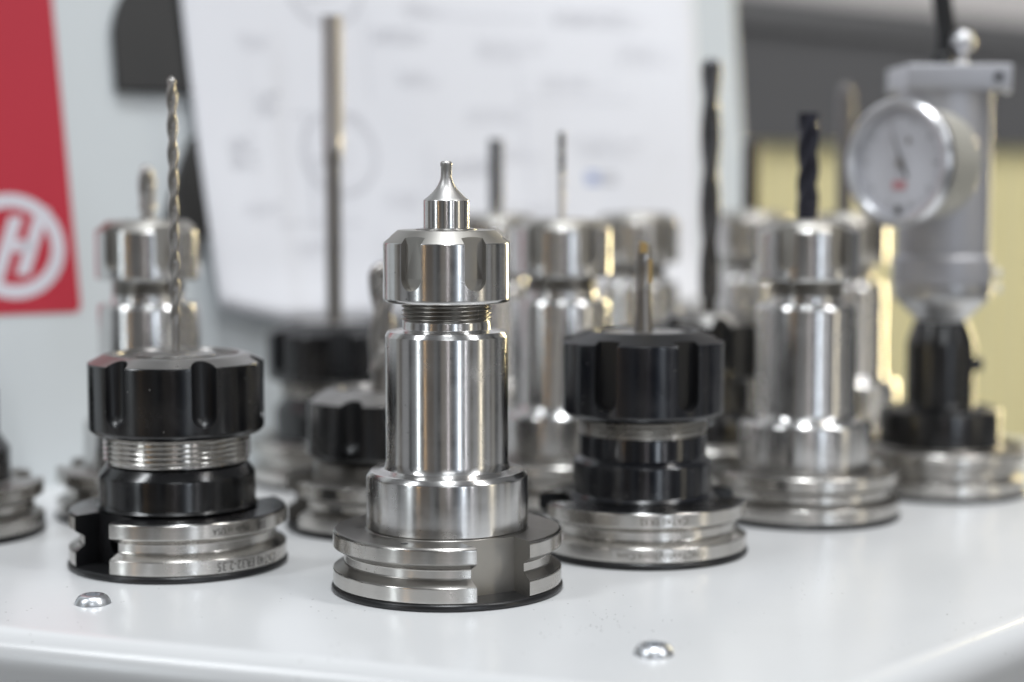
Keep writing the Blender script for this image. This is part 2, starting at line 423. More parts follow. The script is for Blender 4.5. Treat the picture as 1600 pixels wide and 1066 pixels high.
def prints():
    V, F, FM = [], [], []
    def quad(u, v, a, b, m, sk=0):
        k = len(V)
        nseg = max(1, int(a / 4))
        for i in range(nseg + 1):
            uu = u + a * i / nseg
            V.append(paper_pt(uu, v + sk * i, .3)); V.append(paper_pt(uu, v + b + sk * i, .3))
        for i in range(nseg): F.append((k + 2 * i, k + 2 * i + 2, k + 2 * i + 3, k + 2 * i + 1)); FM.append(m)
    def ring(cx, cy, ro, ri, m, a0=0, a1=360):
        k = len(V); n = 60
        for i in range(n + 1):
            a = R(a0 + (a1 - a0) * i / n)
            for rr in (ro, ri): V.append(paper_pt(cx + rr * math.cos(a), cy + rr * math.sin(a), .3))
        for i in range(n): F.append((k + 2 * i, k + 2 * i + 2, k + 2 * i + 3, k + 2 * i + 1)); FM.append(m)
    for cy in (125.2, 195.5):
        ring(133, cy, 17.6, 16.8, 1); ring(133, cy, 15.4, 14.9, 0); ring(133, cy, 5.5, 5.1, 0)
        quad(121, cy - 3, 7, 1, 1); quad(123, cy - 6, 5, 1, 1); quad(131, cy - 16, .5, 30, 0)
    rnd = random.Random(8)
    def scrib(u, v, wd, rows, m):           # a few rows of short word-like marks
        for r_ in range(rows * 2):
            x = u + rnd.uniform(-1.5, 2.5); e = u + wd * rnd.uniform(.55, 1.1)
            while x < e:
                l = rnd.choice((.5, .7, .9, 1.3, 2.0)); quad(x, v - r_ * 1.75 + rnd.uniform(-.3, .3), l, rnd.uniform(.35, 1.1), m); x += l + rnd.choice((.3, .35, .5, 1.6))
    for a in [(97, 149, 9, 3, 1), (84, 131, 11, 4, 1), (93, 172, 12, 2, 0), (152, 178, 30, 2, 1), (165, 160, 24, 2, 0), (170, 190, 18, 2, 1), (205, 176, 34, 3, 0),
              (196, 145, 26, 2, 0), (210, 102, 32, 3, 0), (238, 160, 34, 2, 0), (152, 108, 20, 2, 0), (182, 122, 28, 2, 1), (252, 133, 36, 3, 0),
              (268, 95, 28, 3, 0), (246, 190, 46, 2, 1), (88, 104, 14, 2, 0), (108, 88, 24, 2, 0), (150, 84, 40, 2, 0), (212, 128, 18, 2, 0), (280, 176, 30, 3, 0), (190, 66, 40, 2, 0)]:
        scrib(*a)
    for u, v, a, b in [(176, 70, .3, 60), (112, 141, 34, .3), (226, 92, .3, 70), (226, 150, 60, .3), (100, 96, 40, .3), (180, 186, 60, .3), (300, 120, .3, 70), (118, 92, .3, 50), (150, 147, .3, 40)]: quad(u, v, a, b, 1)
    for u, v in ((256, 115.6), (256, 112.6)):
        quad(u, v, 7, 2.2, 2); quad(u + 8, v, 8, 1.8, 1)
    me = mesh_from("print", V, F, [PRINT, PRINTD, PRINTB], FM); return me
po = obj("drawing_print", prints(), pap)

# ------------------------------------------------------------------ tool holder parts
def flange_profile(face=0, top=0, groove=0):
    # mats: 0 outer bands, 1 top face ...
    return soften([(0, 2.0, 0, 0), (31.5, 2.0, face, .2), (31.75, 2.3, face, .2), (31.75, 6.2, groove, .25), (28.7, 8.0, face, .35), (28.7, 10.6, groove, .35),
                   (31.75, 12.4, face, .25), (31.75, 16.3, top, .3), (31.1, 16.9, top, .2), (22.75, 16.9, top, .3), (22.3, 17.3, top, 0)])
def disc_me():
    return lathe("base_disc", soften([(0, 0, 0, 0), (31.9, 0, 0, .3), (32.3, .6, 0, .4), (32.1, 1.6, 0, .3), (31.5, 2.0, 0, .2), (0, 2.0, 0, 0)]), [PLASTIC], 96)
DISC = disc_me()
FLC = {}
def flange_me(kind, az, hole=False):
    key = (kind, az, hole)
    if key in FLC: return FLC[key]
    if kind == 'steel': mats = [STEEL2, FACE, MILLED]; pr = flange_profile(0, 1, 1); cm = MILLED
    elif kind == 'black': mats = [STEEL2, BLACK, BLACKSLOT]; pr = flange_profile(0, 1, 0); cm = BLACKSLOT
    else: mats = [STEEL2, FACE, MILLED]; pr = flange_profile(0, 1, 0); cm = MILLED
    base = lathe("flange", pr[:-1] + [(22.3, 17.25, 1), (0, 17.25, 1)], mats, 144)
    cut = [slot_cutter(az, 16.3, 22.5, 40, 1.0, 30, cm, False), slot_cutter(az + 180, 16.3, 22.5, 40, 1.0, 30, cm, False)]
    if hole: cut.append(pin_cutter(az, 6.2, 15, 26, 9.6, cm))
    me = boolean(base, cut, "flange"); radial_normals(me, 144)
    FLC[key] = me; return me

def thread_me(name, r0, z0, z1, pitch, depth, mat, seg=96):
    K = 8; J = int(((z1 - z0) / pitch + 1) * K) + 1; V, F = [], []
    for j in range(J + 1):
        t = (j % K) / K; tri = 1 - abs(2 * t - 1); tri = max(0.0, min(1.0, tri * 1.5 - .25))
        for i in range(seg + 1):
            a = 2 * PI * i / seg + PI / 2; z = z0 - pitch + pitch * (j / K + i / seg)
            env = max(0.0, min(1.0, (z - z0) / pitch * 1.5, (z1 - z) / pitch * 1.5)); z = min(max(z, z0), z1)
            r = r0 - depth * (1 - tri * env)
            V.append((r * math.cos(a), r * math.sin(a), z))
    for j in range(J):
        for i in range(seg):
            F.append((j * (seg + 1) + i, j * (seg + 1) + i + 1, (j + 1) * (seg + 1) + i + 1, (j + 1) * (seg + 1) + i))
    return mesh_from(name, V, F, [mat], ang=28)

# --- slim steel holder
SHAFT = lathe("shaft", soften([(22.0, 17.25, 0, 0), (22.45, 17.6, 0, .2), (22.45, 31.7, 0, .5), (21.3, 33.1, 0, .4), (18.9, 33.4, 0, 0), (17.8, 33.8, 0, 0), (17.2, 34.7, 0, 0), (17.0, 36.0, 0, 0),
               (17.0, 70.2, 0, .15), (16.3, 71.6, 0, .2), (12.9, 71.9, 0, .2), (12.3, 72.2, 0, .2), (12.2, 74.4, 0, .2), (11.0, 74.6, 0, 0)], n=3), [STEEL], 144)
THR = thread_me("thread", 12.5, 74.1, 80.5, 1.15, .75, THREAD)
NUTPR = soften([(9.5, 80.6, 0, 0), (16.0, 79.5, 0, .5), (17.0, 79.6, 0, .4), (17.5, 80.4, 0, .4), (17.5, 95.8, 1, .2), (13.4, 99.3, 1, .2), (12.8, 99.35, 1, .1), (9.2, 99.35, 1, .2), (8.6, 98.7, 1, .1), (7.0, 98.4, 1, 0), (0, 98.4, 1, 0)])
def silver_nut(off):
    base = lathe("collet_nut", NUTPR[:1] + NUTPR[1:], [STEEL, STEEL, MILLED], 144)
    bm = bmesh.new(); bm.from_mesh(base)   # close the underside
    bd = [e for e in bm.edges if len(e.link_faces) == 1]
    if bd: bmesh.ops.contextual_create(bm, geom=bd)
    bm.to_mesh(base); bm.free()
    cut = [slot_cutter(off + 60 * k, 6.4, 15.2, 22, 83.2, 110, MILLED, True) for k in range(6)]
    me = boolean(base, cut, "collet_nut"); radial_normals(me, 144); return me
SNUT = silver_nut(28.5)
NUTB = {}
def big_nut(name, r, z0, z1, ztop, rtop, mats, style, off, seg=144):
    pr = soften([(0, z0 + 1, 0, 0), (r - 5, z0 + 1, 0, 0), (r - 4, z0, 0, .3), (r - 1.2, z0, 0, .5), (r, z0 + 1.3, 0, .5), (r, z1, 1, .35), (rtop, ztop - .3, 1, .6), (rtop - .8, ztop, 1, .3), (rtop - 3, ztop, 1, .3),
                 (rtop - 3.6, ztop - 1.2, 1, .3), (7, ztop - 1.6, 1, .2), (5.5, ztop - 1.0, 1, .2), (0, ztop - 1.0, 1, 0)])
    base = lathe(name, pr, mats, seg)
    if style == 'ball': cut = [ball_cutter(off + 60 * k, 3.7, r - .1, z0 + 3.6, ztop + 9, mats[2]) for k in range(6)]
    else: cut = [slot_cutter(off + 60 * k, 7.4, r - 2.9, r + 9, z0 + 3.2, ztop + 9, mats[2], True) for k in range(6)]
    me = boolean(base, cut, name); radial_normals(me, seg); return me

def helix_tool(name, z0, z1, rad, flutes, lead, depth, mat, tip='point', seg=48, taper=0):
    """twisted cross-section extruded upwards: flutes, web and a pointed, ball or flat end"""
    V, F = [], []; n = max(12, int((z1 - z0) / .45))
    for j in range(n + 1):
        t = j / n; z = z0 + (z1 - z0) * t; env = 1.0
        d = z1 - z
        if tip == 'point' and d < rad * .8: env = max(.03, d / (rad * .8))
        if tip == 'ball' and d < rad: env = max(.03, math.sqrt(max(0, 1 - (1 - d / rad) ** 2)))
        fl = min(1.0, (z - z0) / (rad * 2.0))
        rb = rad * (1 - taper * (1 - t)) * env
        for i in range(seg):
            a = 2 * PI * i / seg
            ph = flutes * (a) ; c = .5 + .5 * math.cos(ph)
            prof = 1 - depth * fl * (1 - c ** .6) 
            r = rb * prof; aa = a + 2 * PI * z / lead
            V.append((r * math.cos(aa), r * math.sin(aa), z))
    for j in range(n):
        for i in range(seg):
            k = (i + 1) % seg; F.append((j * seg + i, j * seg + k, (j + 1) * seg + k, (j + 1) * seg + i))
    F.append(tuple(range(n * seg, (n + 1) * seg)))
    return mesh_from(name, V, F, [mat], ang=45)
def rod_me(name, pts, mat, seg=40): return lathe(name, pts, [mat], seg)

SHANK = "tool_shank"
def silver_holder(x, y, label, az, nut=SNUT):
    t = empty("tool_holder", x, y); tag(t, label, "tool holder", "steel tool holders with slim collet nuts")
    obj("base_disc", DISC, t); obj("flange", flange_me('steel', az), t); obj("shaft", SHAFT, t)
    obj("thread", THR, t); n = obj("collet_nut", nut, t)
    return t
BBODY = {}
def black_holder(x, y, label, az, kind, nutspec, rotz=0, hole=False):
    t = empty("tool_holder", x, y, rotz); tag(t, label, "tool holder", "tool holders with black collet nuts")
    obj("base_disc", DISC, t); obj("flange", flange_me(kind, az, hole), t)
    return t

# 1 front: steel holder with pointed carbide tool
h = silver_holder(-18.0, 510.1, "sharply focused front steel holder topped by a stubby concave pointed tool", 31)
NUT1 = h
tool = lathe("cutting_tool", soften([(6.35, 95, 0, 0), (6.35, 107.3, 1, .1), (6.2, 107.5, 1, 0)] + [(1.5 + 4.7 * (1 - k / 12) ** 1.9, 107.5 + 6.8 * (k / 12), 1, 0) for k in range(1, 12)] +
             [(1.5, 114.4, 2, .1), (1.5, 116.6, 2, 0), (1.62, 116.8, 2, 0), (1.62, 117.6, 2, .15), (1.2, 118.1, 2, .1), (0, 118.0, 2, 0)]), [STEEL, CARBIDE, CARBIDE], 72)
obj("cutting_tool", tool, h)
obj("collet", lathe("collet", soften([(8.4, 97.5, 0, 0), (8.4, 99.6, 0, .2), (6.4, 99.9, 0, .2), (6.3, 99, 0, 0)]), [FACE], 72), h)

# other slim steel holders: position, label, slot azimuth
hs = {}
for key, x, y, az, lab in [
    (4, 98.9, 622.6, 100, "steel holder right of the black-nut holder, holding a dark violet end mill"),
    (5, 133.7, 749.1, 70, "blurred steel holder with a tall pale round-tipped rod, behind the violet end mill"),
    (6, 103.0, 804.5, 80, "blurred steel holder with a dark brown tool at the panel's right end"),
    (8, 17.3, 648.0, 95, "steel holder with a hair-thin straight cutter, just right of the front one"),
    (9, -6.4, 739.4, 60, "blurred steel holder with a rough dark end mill, half hidden behind the front holder"),
    (10, 50.6, 757.5, 75, "blurred steel holder with no tool showing, behind the gold-tipped cutter"),
    (13, -122.6, 625.4, 85, "steel holder with a bright ball end mill, behind the long thin drill")]:
    hs[key] = silver_holder(x, y, lab, az)
def collet_for(t, r, z=99.3):
    obj("collet", lathe("collet", soften([(8.4, z - 2, 0, 0), (8.4, z + .3, 0, .2), (r + .1, z + .5, 0, .2), (r, z - .4, 0, 0)]), [FACE], 48), t)
def fluted(t, shank_r, zs, z0, z1, rad, flutes, lead, depth, mat, tip, smat=None, taper=0, name="end_mill"):
    o = obj(name, helix_tool(name, z0, z1, rad, flutes, lead, depth, mat, tip, taper=taper), t)
    obj("shank", lathe("shank", [(0, zs, 0), (shank_r, zs, 0), (shank_r, z0 + .2, 0), (min(shank_r, rad) * .6, z0 + .9, 0), (0, z0 + .9, 0)], [smat or mat], 40), o)
    collet_for(t, shank_r)
fluted(hs[4], 3.6, 97, 104, 135.2, 3.7, 3, 32, .30, BLUETOOL, 'flat')
fluted(hs[13], 2.2, 97, 103, 118.0, 2.9, 2, 22, .35, HSS, 'ball')
fluted(hs[9], 2.6, 97, 105, 129.0, 2.9, 4, 16, .28, DARKTOOL, 'flat')
fluted(hs[8], .95, 97, 115.5, 129.5, 1.25, 2, 12, .25, DARKTOOL, 'flat', smat=HSS)
o = obj("tool_rod", rod_me("tool_rod", [(0, 97, 0), (3.1, 97, 0), (3.1, 146, 0), (2.9, 149, 0), (2.0, 151, 0), (0, 151.8, 0)], simple("pale_rod_steel", (.20, .19, .19), .4, .8)), hs[5]); collet_for(hs[5], 3.4)
o = obj("tool_rod", rod_me("tool_rod", [(0, 97, 0), (3.7, 97, 0), (3.7, 128.6, 0), (3.2, 129.4, 0), (0, 129.6, 0)], simple("dark_brown_tool", (.045, .035, .028), .45, .3)), hs[6]); collet_for(hs[6], 3.7)
collet_for(hs[10], 3.0)

# 2 left: black nut, bare thread, black collar, steel flange, long drill
h2 = black_holder(-98.9, 543.6, "black-nut holder at left with bare steel thread and a long thin twist drill", -42, 'black', None, hole=True)
obj("collar", lathe("collar", soften([(22.9, 17.25, 0, 0), (23.6, 17.7, 0, .3), (22.8, 18.6, 0, .4), (22.8, 27.0, 0, .5), (20.6, 30.0, 0, .4), (19.6, 30.2, 0, .2), (19.6, 31.2, 0, 0), (18.5, 31.2, 0, 0)]), [BLACK], 120), h2)
obj("thread", thread_me("thread", 21.5, 30.6, 40.6, 1.5, .85, THREADB), h2)
BN2 = big_nut("collet_nut", 25.6, 39.2, 59.8, 62.3, 21.3, [BLACK, BLACKTOP, BLACKSLOT], 'ball', 28)
obj("collet_nut", BN2, h2)
o = obj("twist_drill", helix_tool("twist_drill", 71, 143.2, 1.6, 2, 16.0, .38, HSS, 'point', seg=32), h2)
obj("shank", rod_me("shank", [(0, 61, 0), (1.15, 61, 0), (1.15, 72, 0), (0, 72.5, 0)], HSS), o)
obj("collet", lathe("collet", soften([(12, 61.7, 0, 0), (12, 62.1, 0, .2), (1.3, 62.9, 0, .2), (1.2, 61.8, 0, 0)]), [BLACKTOP], 64), h2)
o.rotation_euler = (0, 0, 0)

# 3 right of centre: bluish black nut, gold-tipped cutter
h3 = black_holder(39.9, 562.0, "blue-black nut holder right of centre with a small gold-tipped cutter", -82, 'black', None)
obj("collar", lathe("collar", soften([(21.5, 17.25, 0, 0), (22.4, 17.7, 0, .3), (21.3, 18.8, 0, .4), (21.3, 27.8, 0, .4), (19.9, 29.4, 0, .3), (19.4, 29.7, 0, .2), (19.4, 36.2, 0, .3), (18.0, 36.6, 0, 0)]), [BLACK2], 120), h3)
obj("thread", thread_me("thread", 19.6, 36.0, 43.0, 1.5, .7, THREAD), h3)
BN3 = big_nut("collet_nut", 24.6, 41.8, 64.4, 67.6, 18.0, [BLACK2, BLACK2, BLACKSLOT], 'slot', 29)
obj("collet_nut", BN3, h3)
obj("collet", lathe("collet", soften([(13.6, 66.3, 0, 0), (13.6, 66.9, 0, .3), (11, 67.3, 0, .4), (3, 67.3, 0, .3), (2.6, 66.4, 0, 0)]), [BLACKTOP], 64), h3)
ct = obj("cutting_tool", lathe("cutting_tool", soften([(0, 66, 0, 0), (3.0, 66, 0, 0), (2.9, 68, 0, 0), (2.3, 79.5, 0, .3), (1.8, 80.9, 0, 0), (0, 81.0, 0, 0)]), [DULL], 40), h3)
obj("boring_head", helix_tool("boring_head", 79.8, 93.6, 2.4, 2, 44, .34, HSS, 'flat', seg=28), ct)
def goldtip():
    V = []; F = []
    for (x0, x1, y0, y1, z0, z1) in [(1.1, 2.5, -2.4, -.9, 82, 89.5), (-1.5, 1.0, -2.4, -.7, 91.0, 94.6)]:
        k = len(V); V += [(x0, y0, z0), (x1, y0, z0), (x1 - .2, y1, z0), (x0, y1, z0), (x0 + .25, y0, z1), (x1, y0, z1 - .7), (x1 - .2, y1, z1 - .7), (x0 + .25, y1, z1)]
        F += [tuple(k + i for i in f) for f in [(0, 1, 5, 4), (1, 2, 6, 5), (2, 3, 7, 6), (3, 0, 4, 7), (4, 5, 6, 7), (3, 2, 1, 0)]]
    return mesh_from("cutting_insert", V, F, [GOLD])
obj("cutting_insert", goldtip(), ct)

# 7, 11, 12, 14: blurred black holders
BN12 = big_nut("collet_nut", 25.2, 38.6, 56.0, 60.0, 18, [BLACK, BLACK, BLACKSLOT], 'slot', 10, 96)
h12 = black_holder(-66.7, 694.5, "black-nut holder carrying a tall straight fluted reamer in front of the drawing", 80, 'steel', None)
BCOL = lathe("collar", soften([(22.9, 17.25, 0, 0), (22.4, 18.6, 0, .4), (22.4, 28.0, 0, .5), (19.6, 31.0, 0, .4), (19.6, 33.2, 0, 0), (18.5, 33.2, 0, 0)]), [BLACK], 72)
BTHR = thread_me("thread", 20.4, 32.8, 40.0, 1.5, .8, THREAD, 64)
obj("collar", BCOL, h12); obj("thread", BTHR, h12); obj("collet_nut", BN12, h12)
obj("reamer", helix_tool("reamer", 124, 173.5, 3.7, 6, 4000, .22, REAMER, 'flat', seg=72), h12)
o = obj("shank", rod_me("shank", [(0, 58, 0), (3.1, 58, 0), (3.1, 119, 0), (3.4, 119.5, 0), (3.4, 124.5, 0), (0, 124.6, 0)], HSS), h12)
obj("collet", lathe("collet", soften([(14, 58.4, 0, 0), (13.4, 59.8, 0, .3), (4.2, 60.6, 0, .4), (3.1, 60.3, 0, 0)]), [BLACKTOP], 64), h12)

h11 = black_holder(-42.2, 604.0, "low black-nut holder with a fat twisted drill, peeking out left of the front holder", -70, 'steel', None)
obj("collar", lathe("collar", soften([(22.5, 17.25, 0, 0), (22.4, 18.6, 0, .4), (22.4, 22.0, 0, .5), (19.6, 24, 0, .4), (19.6, 25, 0, 0)]), [FACE], 72), h11)
obj("collet_nut", big_nut("collet_nut", 25.2, 23.2, 41.6, 45.2, 18, [BLACK, BLACKTOP, BLACKSLOT], 'ball', 40, 96), h11)
o = obj("twist_drill", helix_tool("twist_drill", 50, 86.5, 4.6, 2, 40, .45, HSS, 'ball', seg=44), h11)
obj("shank", rod_me("shank", [(0, 44, 0), (3.6, 44, 0), (3.6, 50.5, 0), (0, 51.5, 0)], HSS), o)

h7 = black_holder(72.8, 684.0, "narrow black-nut holder with a long dark drill, behind the gold-tipped cutter's holder", 75, 'steel', None)
obj("collar", lathe("collar", soften([(20.6, 17.25, 0, 0), (20.4, 18.6, 0, .4), (20.4, 26.0, 0, .5), (15.6, 29.0, 0, .4), (15.6, 42, 0, 0)]), [BLACK], 72), h7)
obj("collet_nut", big_nut("collet_nut", 19.6, 40.0, 60.5, 65.0, 14.5, [BLACK, BLACKTOP, BLACKSLOT], 'ball', 8, 96), h7)
o = obj("twist_drill", helix_tool("twist_drill", 70, 157.5, 3.8, 2, 52, .30, DARKTOOL, 'ball', seg=44), h7)
obj("shank", rod_me("shank", [(0, 63, 0), (2.8, 63, 0), (2.8, 70.5, 0), (0, 71.5, 0)], DARKTOOL), o)

h14 = black_holder(-183.0, 590.2, "holder cut off by the left edge, only its steel flange and black collar showing", 120, 'steel', None)
obj("collar", lathe("collar", soften([(21.6, 17.25, 0, 0), (21.4, 18.6, 0, .4), (21.4, 27.0, 0, .5), (18.0, 32.0, 0, .4), (18.0, 45, 0, 0)]), [BLACK], 72), h14)
obj("neck", lathe("neck", soften([(15.0, 44, 0, 0), (15.0, 58, 0, .5), (0, 59, 0, 0)]), [BLACK], 64), h14)

# 15: dial gauge tool on its holder
h15 = empty("gauge_tool", 156.0, 672.9); tag(h15, "grey dial gauge with round white face mounted on a black-collared holder, far right", "gauge")
obj("base_disc", DISC, h15); obj("flange", flange_me('steel', 75), h15)
obj("collar", lathe("collar", soften([(21.7, 17.25, 0, 0), (21.7, 30.0, 0, .6), (18.0, 31.2, 0, .5), (12.4, 31.6, 0, .5), (12.2, 33, 0, .2), (12.2, 54, 0, .3), (9.6, 61.5, 0, .4), (8.6, 62.5, 0, 0)]), [BLACK], 96), h15)
obj("clamp_screw", lathe("clamp_screw", soften([(0, 0, 0, 0), (2.6, 0, 0, .3), (2.6, 3, 0, .3), (0, 3, 0, 0)]), [BLACK], 24), h15, (12.0, 0, 46)).rotation_euler = (0, R(90), 0)
obj("cone", lathe("cone", soften([(8.6, 61.5, 0, 0), (9.6, 63, 0, .3), (17.4, 70.5, 0, .4), (17.8, 75.5, 0, .4), (0, 75.5, 0, 0)]), [ALUL], 96), h15)
def rbox(name, x0, x1, y0, y1, z0, z1, mat, bev, seg=4):
    bm = bmesh.new(); bmesh.ops.create_cube(bm, size=1)
    for v in bm.verts:
        v.co = Vector(((x0 + x1) / 2 + v.co.x * (x1 - x0), (y0 + y1) / 2 + v.co.y * (y1 - y0), (z0 + z1) / 2 + v.co.z * (z1 - z0))) * S
    bmesh.ops.bevel(bm, geom=list(bm.edges), offset=bev * S, segments=seg, profile=.5, affect='EDGES')
    me = D.meshes.new(name); bm.to_mesh(me); bm.free(); me.materials.append(mat); sharp(me, 40); return me
gb = obj("gauge_body", lathe("gauge_body", soften([(0, 75.6, 0, 0), (16.6, 75.6, 0, .3), (16.6, 145, 0, .3), (0, 145, 0, 0)]), [ALU], 96), h15)
obj("body_band", lathe("body_band", soften([(16.0, 75.4, 0, 0), (17.9, 75.8, 0, .4), (17.9, 85.0, 0, .5), (16.4, 86.4, 0, 0)]), [ALU], 96), gb)
tp = obj("top_plate", rbox("top_plate", -17.6, 19.5, -17.6, 19, 144.5, 153.5, ALU, .8), h15)
sc = obj("screw", lathe("screw", soften([(0, 0, 0, 0), (1.6, 0, 0, .2), (1.6, .9, 0, .2), (.9, .9, 0, .1), (.9, .4, 0, 0), (0, .4, 0, 0)]), [RUBBER], 20), tp, (14.5, -17.4, 149)); sc.rotation_euler = (R(90), 0, 0)
k1 = obj("side_knob", lathe("side_knob", soften([(0, 0, 0, 0), (1.8, 0, 0, .2), (2.0, 2.2, 0, .7), (0, 2.6, 0, 0)]), [CHROME], 24), tp, (19.4, -6, 145.5)); k1.rotation_euler = (0, R(90), 0)
kn = obj("ball_knob", lathe("ball_knob", soften([(0, 153, 0, 0), (3.2, 153, 0, .3), (2.0, 155.5, 0, .4), (1.6, 158.2, 0, 0)] , n=2) + [(4.4 * math.sin(a), 162.2 - 4.4 * math.cos(a), 0) for a in [R(20 + 160 * k / 14) for k in range(15)]], [CHROME], 40), h15, (5.6, 0, 0))
def band_screws():
    for sx, zz in ((18.3, 79.5), (18.3, 74), (-17.3, 82)):
        s_ = obj("adjusting_screw", lathe("adjusting_screw", soften([(0, 0, 0, 0), (1.7, 0, 0, .2), (1.7, 1.6, 0, .5), (0, 1.9, 0, 0)]), [CHROME], 20), h15, (sx, -5, zz)); s_.rotation_euler = (0, R(90 if sx > 0 else -90), 0)
band_screws()
# the dial: its axis points to the left of the camera
dl = D.objects.new("dial", None); dl.empty_display_size = .01
def dialpart(name, prof, mat, parent, seg=72):
    V, F, M = lathe_data(prof, seg)
    return mesh_from(name, V, F, [mat], M)
ax = Vector((-math.sin(R(49)), -math.cos(R(49)), .02)).normalized()
qrot = ax.to_track_quat('Z', 'Y')
bar = obj("dial_housing", dialpart("dial_housing", soften([(0, 0, 0, 0), (18.6, 0, 0, 1.5), (19.4, 8, 0, .5), (20.4, 19.0, 0, .4), (20.4, 21.0, 0, 0), (0, 21.0, 0, 0)]), GAUGEB, None), h15, (-5.3, -13.5, 118.4))
bar.rotation_mode = 'QUATERNION'; bar.rotation_quaternion = qrot
obj("bezel", dialpart("bezel", soften([(20.3, 19.5, 0, 0), (22.2, 20.0, 0, .5), (22.6, 23.0, 0, .8), (21.0, 25.0, 0, .7), (18.6, 24.4, 0, .4), (17.9, 22.3, 0, .2), (17.9, 21.2, 0, 0)]), CHROME, None), bar)
obj("dial_face", dialpart("dial_face", [(18.2, 21.4, 0), (0, 21.4, 0)], DIAL, None), bar)
def dial_marks():
    V, F, M = [], [], []
    def bar_(a, r0, r1, wd, m, z=21.55):
        a = R(a); d = Vector((math.cos(a), math.sin(a))); s = Vector((-d.y, d.x)) * wd / 2
        k = len(V)
        for p in (d * r0 - s, d * r1 - s, d * r1 + s, d * r0 + s): V.append((p.x, p.y, z))
        F.append((k, k + 1, k + 2, k + 3)); M.append(m)
    for i in range(50): bar_(i * 7.2, 15.2 if i % 5 else 13.8, 16.6, .22 if i % 5 else .4, 0)
    for i in range(12): bar_(i * 30, 3.0, 3.8, .18, 0)
    return mesh_from("dial_marks", V, F, [INK, REDINK], M)
obj("dial_marks", dial_marks(), bar)
# local frame of the dial: find the in-plane 'up' so that needle and print stand right
zl = qrot.inverted() @ Vector((0, 0, 1)); upa = math.degrees(math.atan2(zl.y, zl.x))
def flatpoly(name, pts, z, mat):
    c, s = math.cos(R(upa - 90)), math.sin(R(upa - 90))
    V = [(x * c - y * s, x * s + y * c, z) for x, y in pts]
    return mesh_from(name, V, [tuple(range(len(V)))], [mat])
obj("needle", flatpoly("needle", [(-5.2, 13.6), (2.6, -5.2), (3.6, -4.8)], 22.0, INK), bar)
obj("hub", dialpart("hub", [(1.5, 21.5, 0), (1.5, 22.4, 0), (0, 22.6, 0)], DULL, None, 24), bar)
obj("red_print", flatpoly("red_print", [(-3.2, -9.2), (2.6, -9.2), (2.6, -6.2), (-3.2, -6.2)], 21.6, REDINK), bar)
obj("small_dial_print", flatpoly("small_dial_print", [(2.0, 7.0), (3.4, 6.0), (4.2, 8.0), (2.9, 9.2)], 21.6, DULL), bar)
obj("stop_tab", flatpoly("stop_tab", [(-1.8, -17.4), (1.6, -17.6), (.8, -14.6), (-.6, -14.6)], 22.3, INK), bar)

# black cable rising from a small black socket on top of the gauge
def tube(name, pts, rad, mat, seg=16):
    V, F = [], []; P = [Vector(p) for p in pts]
    for i, p in enumerate(P):
        t = (P[min(i + 1, len(P) - 1)] - P[max(i - 1, 0)]).normalized(); s = t.orthogonal().normalized() if i == 0 else (s - t * s.dot(t)).normalized(); b = t.cross(s)
        for k in range(seg): a = 2 * PI * k / seg; q_ = p + (s * math.cos(a) + b * math.sin(a)) * rad; V.append(tuple(q_))
    for i in range(len(P) - 1):
        for k in range(seg): j = (k + 1) % seg; F.append((i * seg + k, i * seg + j, (i + 1) * seg + j, (i + 1) * seg + k))
    F.append(tuple(range(seg))[::-1]); F.append(tuple(range((len(P) - 1) * seg, len(P) * seg)))
    return mesh_from(name, V, F, [mat], ang=60)
cb = obj("cable", tube("cable", [(-.6 + 1.0 * math.sin(k * .55), 3, 155 + 3.2 * k) for k in range(26)], 3.5, RUBBER), h15)
obj("cable_socket", lathe("cable_socket", soften([(0, 153.4, 0, 0), (3.8, 153.4, 0, .4), (3.8, 157.5, 0, .6), (2.8, 158.5, 0, 0), (0, 158.5, 0, 0)]), [RUBBER], 32), h15, (-1.4, 0, 0))

# ------------------------------------------------------------------ lettering wrapped round the flanges (upside down, as the holders stand inverted)
def wrap_text(txt, size, zc, az0, parent, mat, radius=31.79, name="lettering", sx=1.0):
    cu = D.curves.new("t", 'FONT'); cu.body = txt; cu.size = size; cu.align_x = 'LEFT'; cu.align_y = 'CENTER'; cu.resolution_u = 3; cu.space_character = 1.05
    o = D.objects.new("t", cu); COL.objects.link(o)
    dg = bpy.context.evaluated_depsgraph_get(); dg.update()
    me = D.meshes.new_from_object(o.evaluated_get(dg)); D.objects.remove(o, do_unlink=True)
    for v in me.vertices:
        x, y = v.co.x * sx, v.co.y                       # upside down: the text runs from right to left
        a = R(az0) - x / radius
        v.co = Vector((math.sin(a) * radius, -math.cos(a) * radius, zc - y)) * S
    me.materials.clear(); me.materials.append(mat); me.name = name
    return obj(name, me, parent)
wrap_text("CAT40 ER32-2.35", 3.7, 4.2, 70.5, h2, INK, sx=.79)
wrap_text("350", 2.9, 14.3, 62, h2, INK, sx=.85); wrap_text("Made In USA", 2.6, 14.3, 49, h2, INK, sx=.82)
wrap_text("CAT40 ER32", 2.6, 14.4, 21, h3, INKL); wrap_text("CNCToolingStore.Com", 2.5, 4.3, 31, h3, INKL, sx=1.05)
wrap_text("CNCToolingStore.Com", 2.4, 4.3, 38, hs[4], INKL)

# small oil hole on the front flange's top face
obj("oil_hole", lathe("oil_hole", [(0, 16.93, 0), (.75, 16.93, 0), (.95, 16.96, 0), (1.05, 16.94, 0)], [RUBBER], 20), NUT1, (-10.5, -24.8, 0))

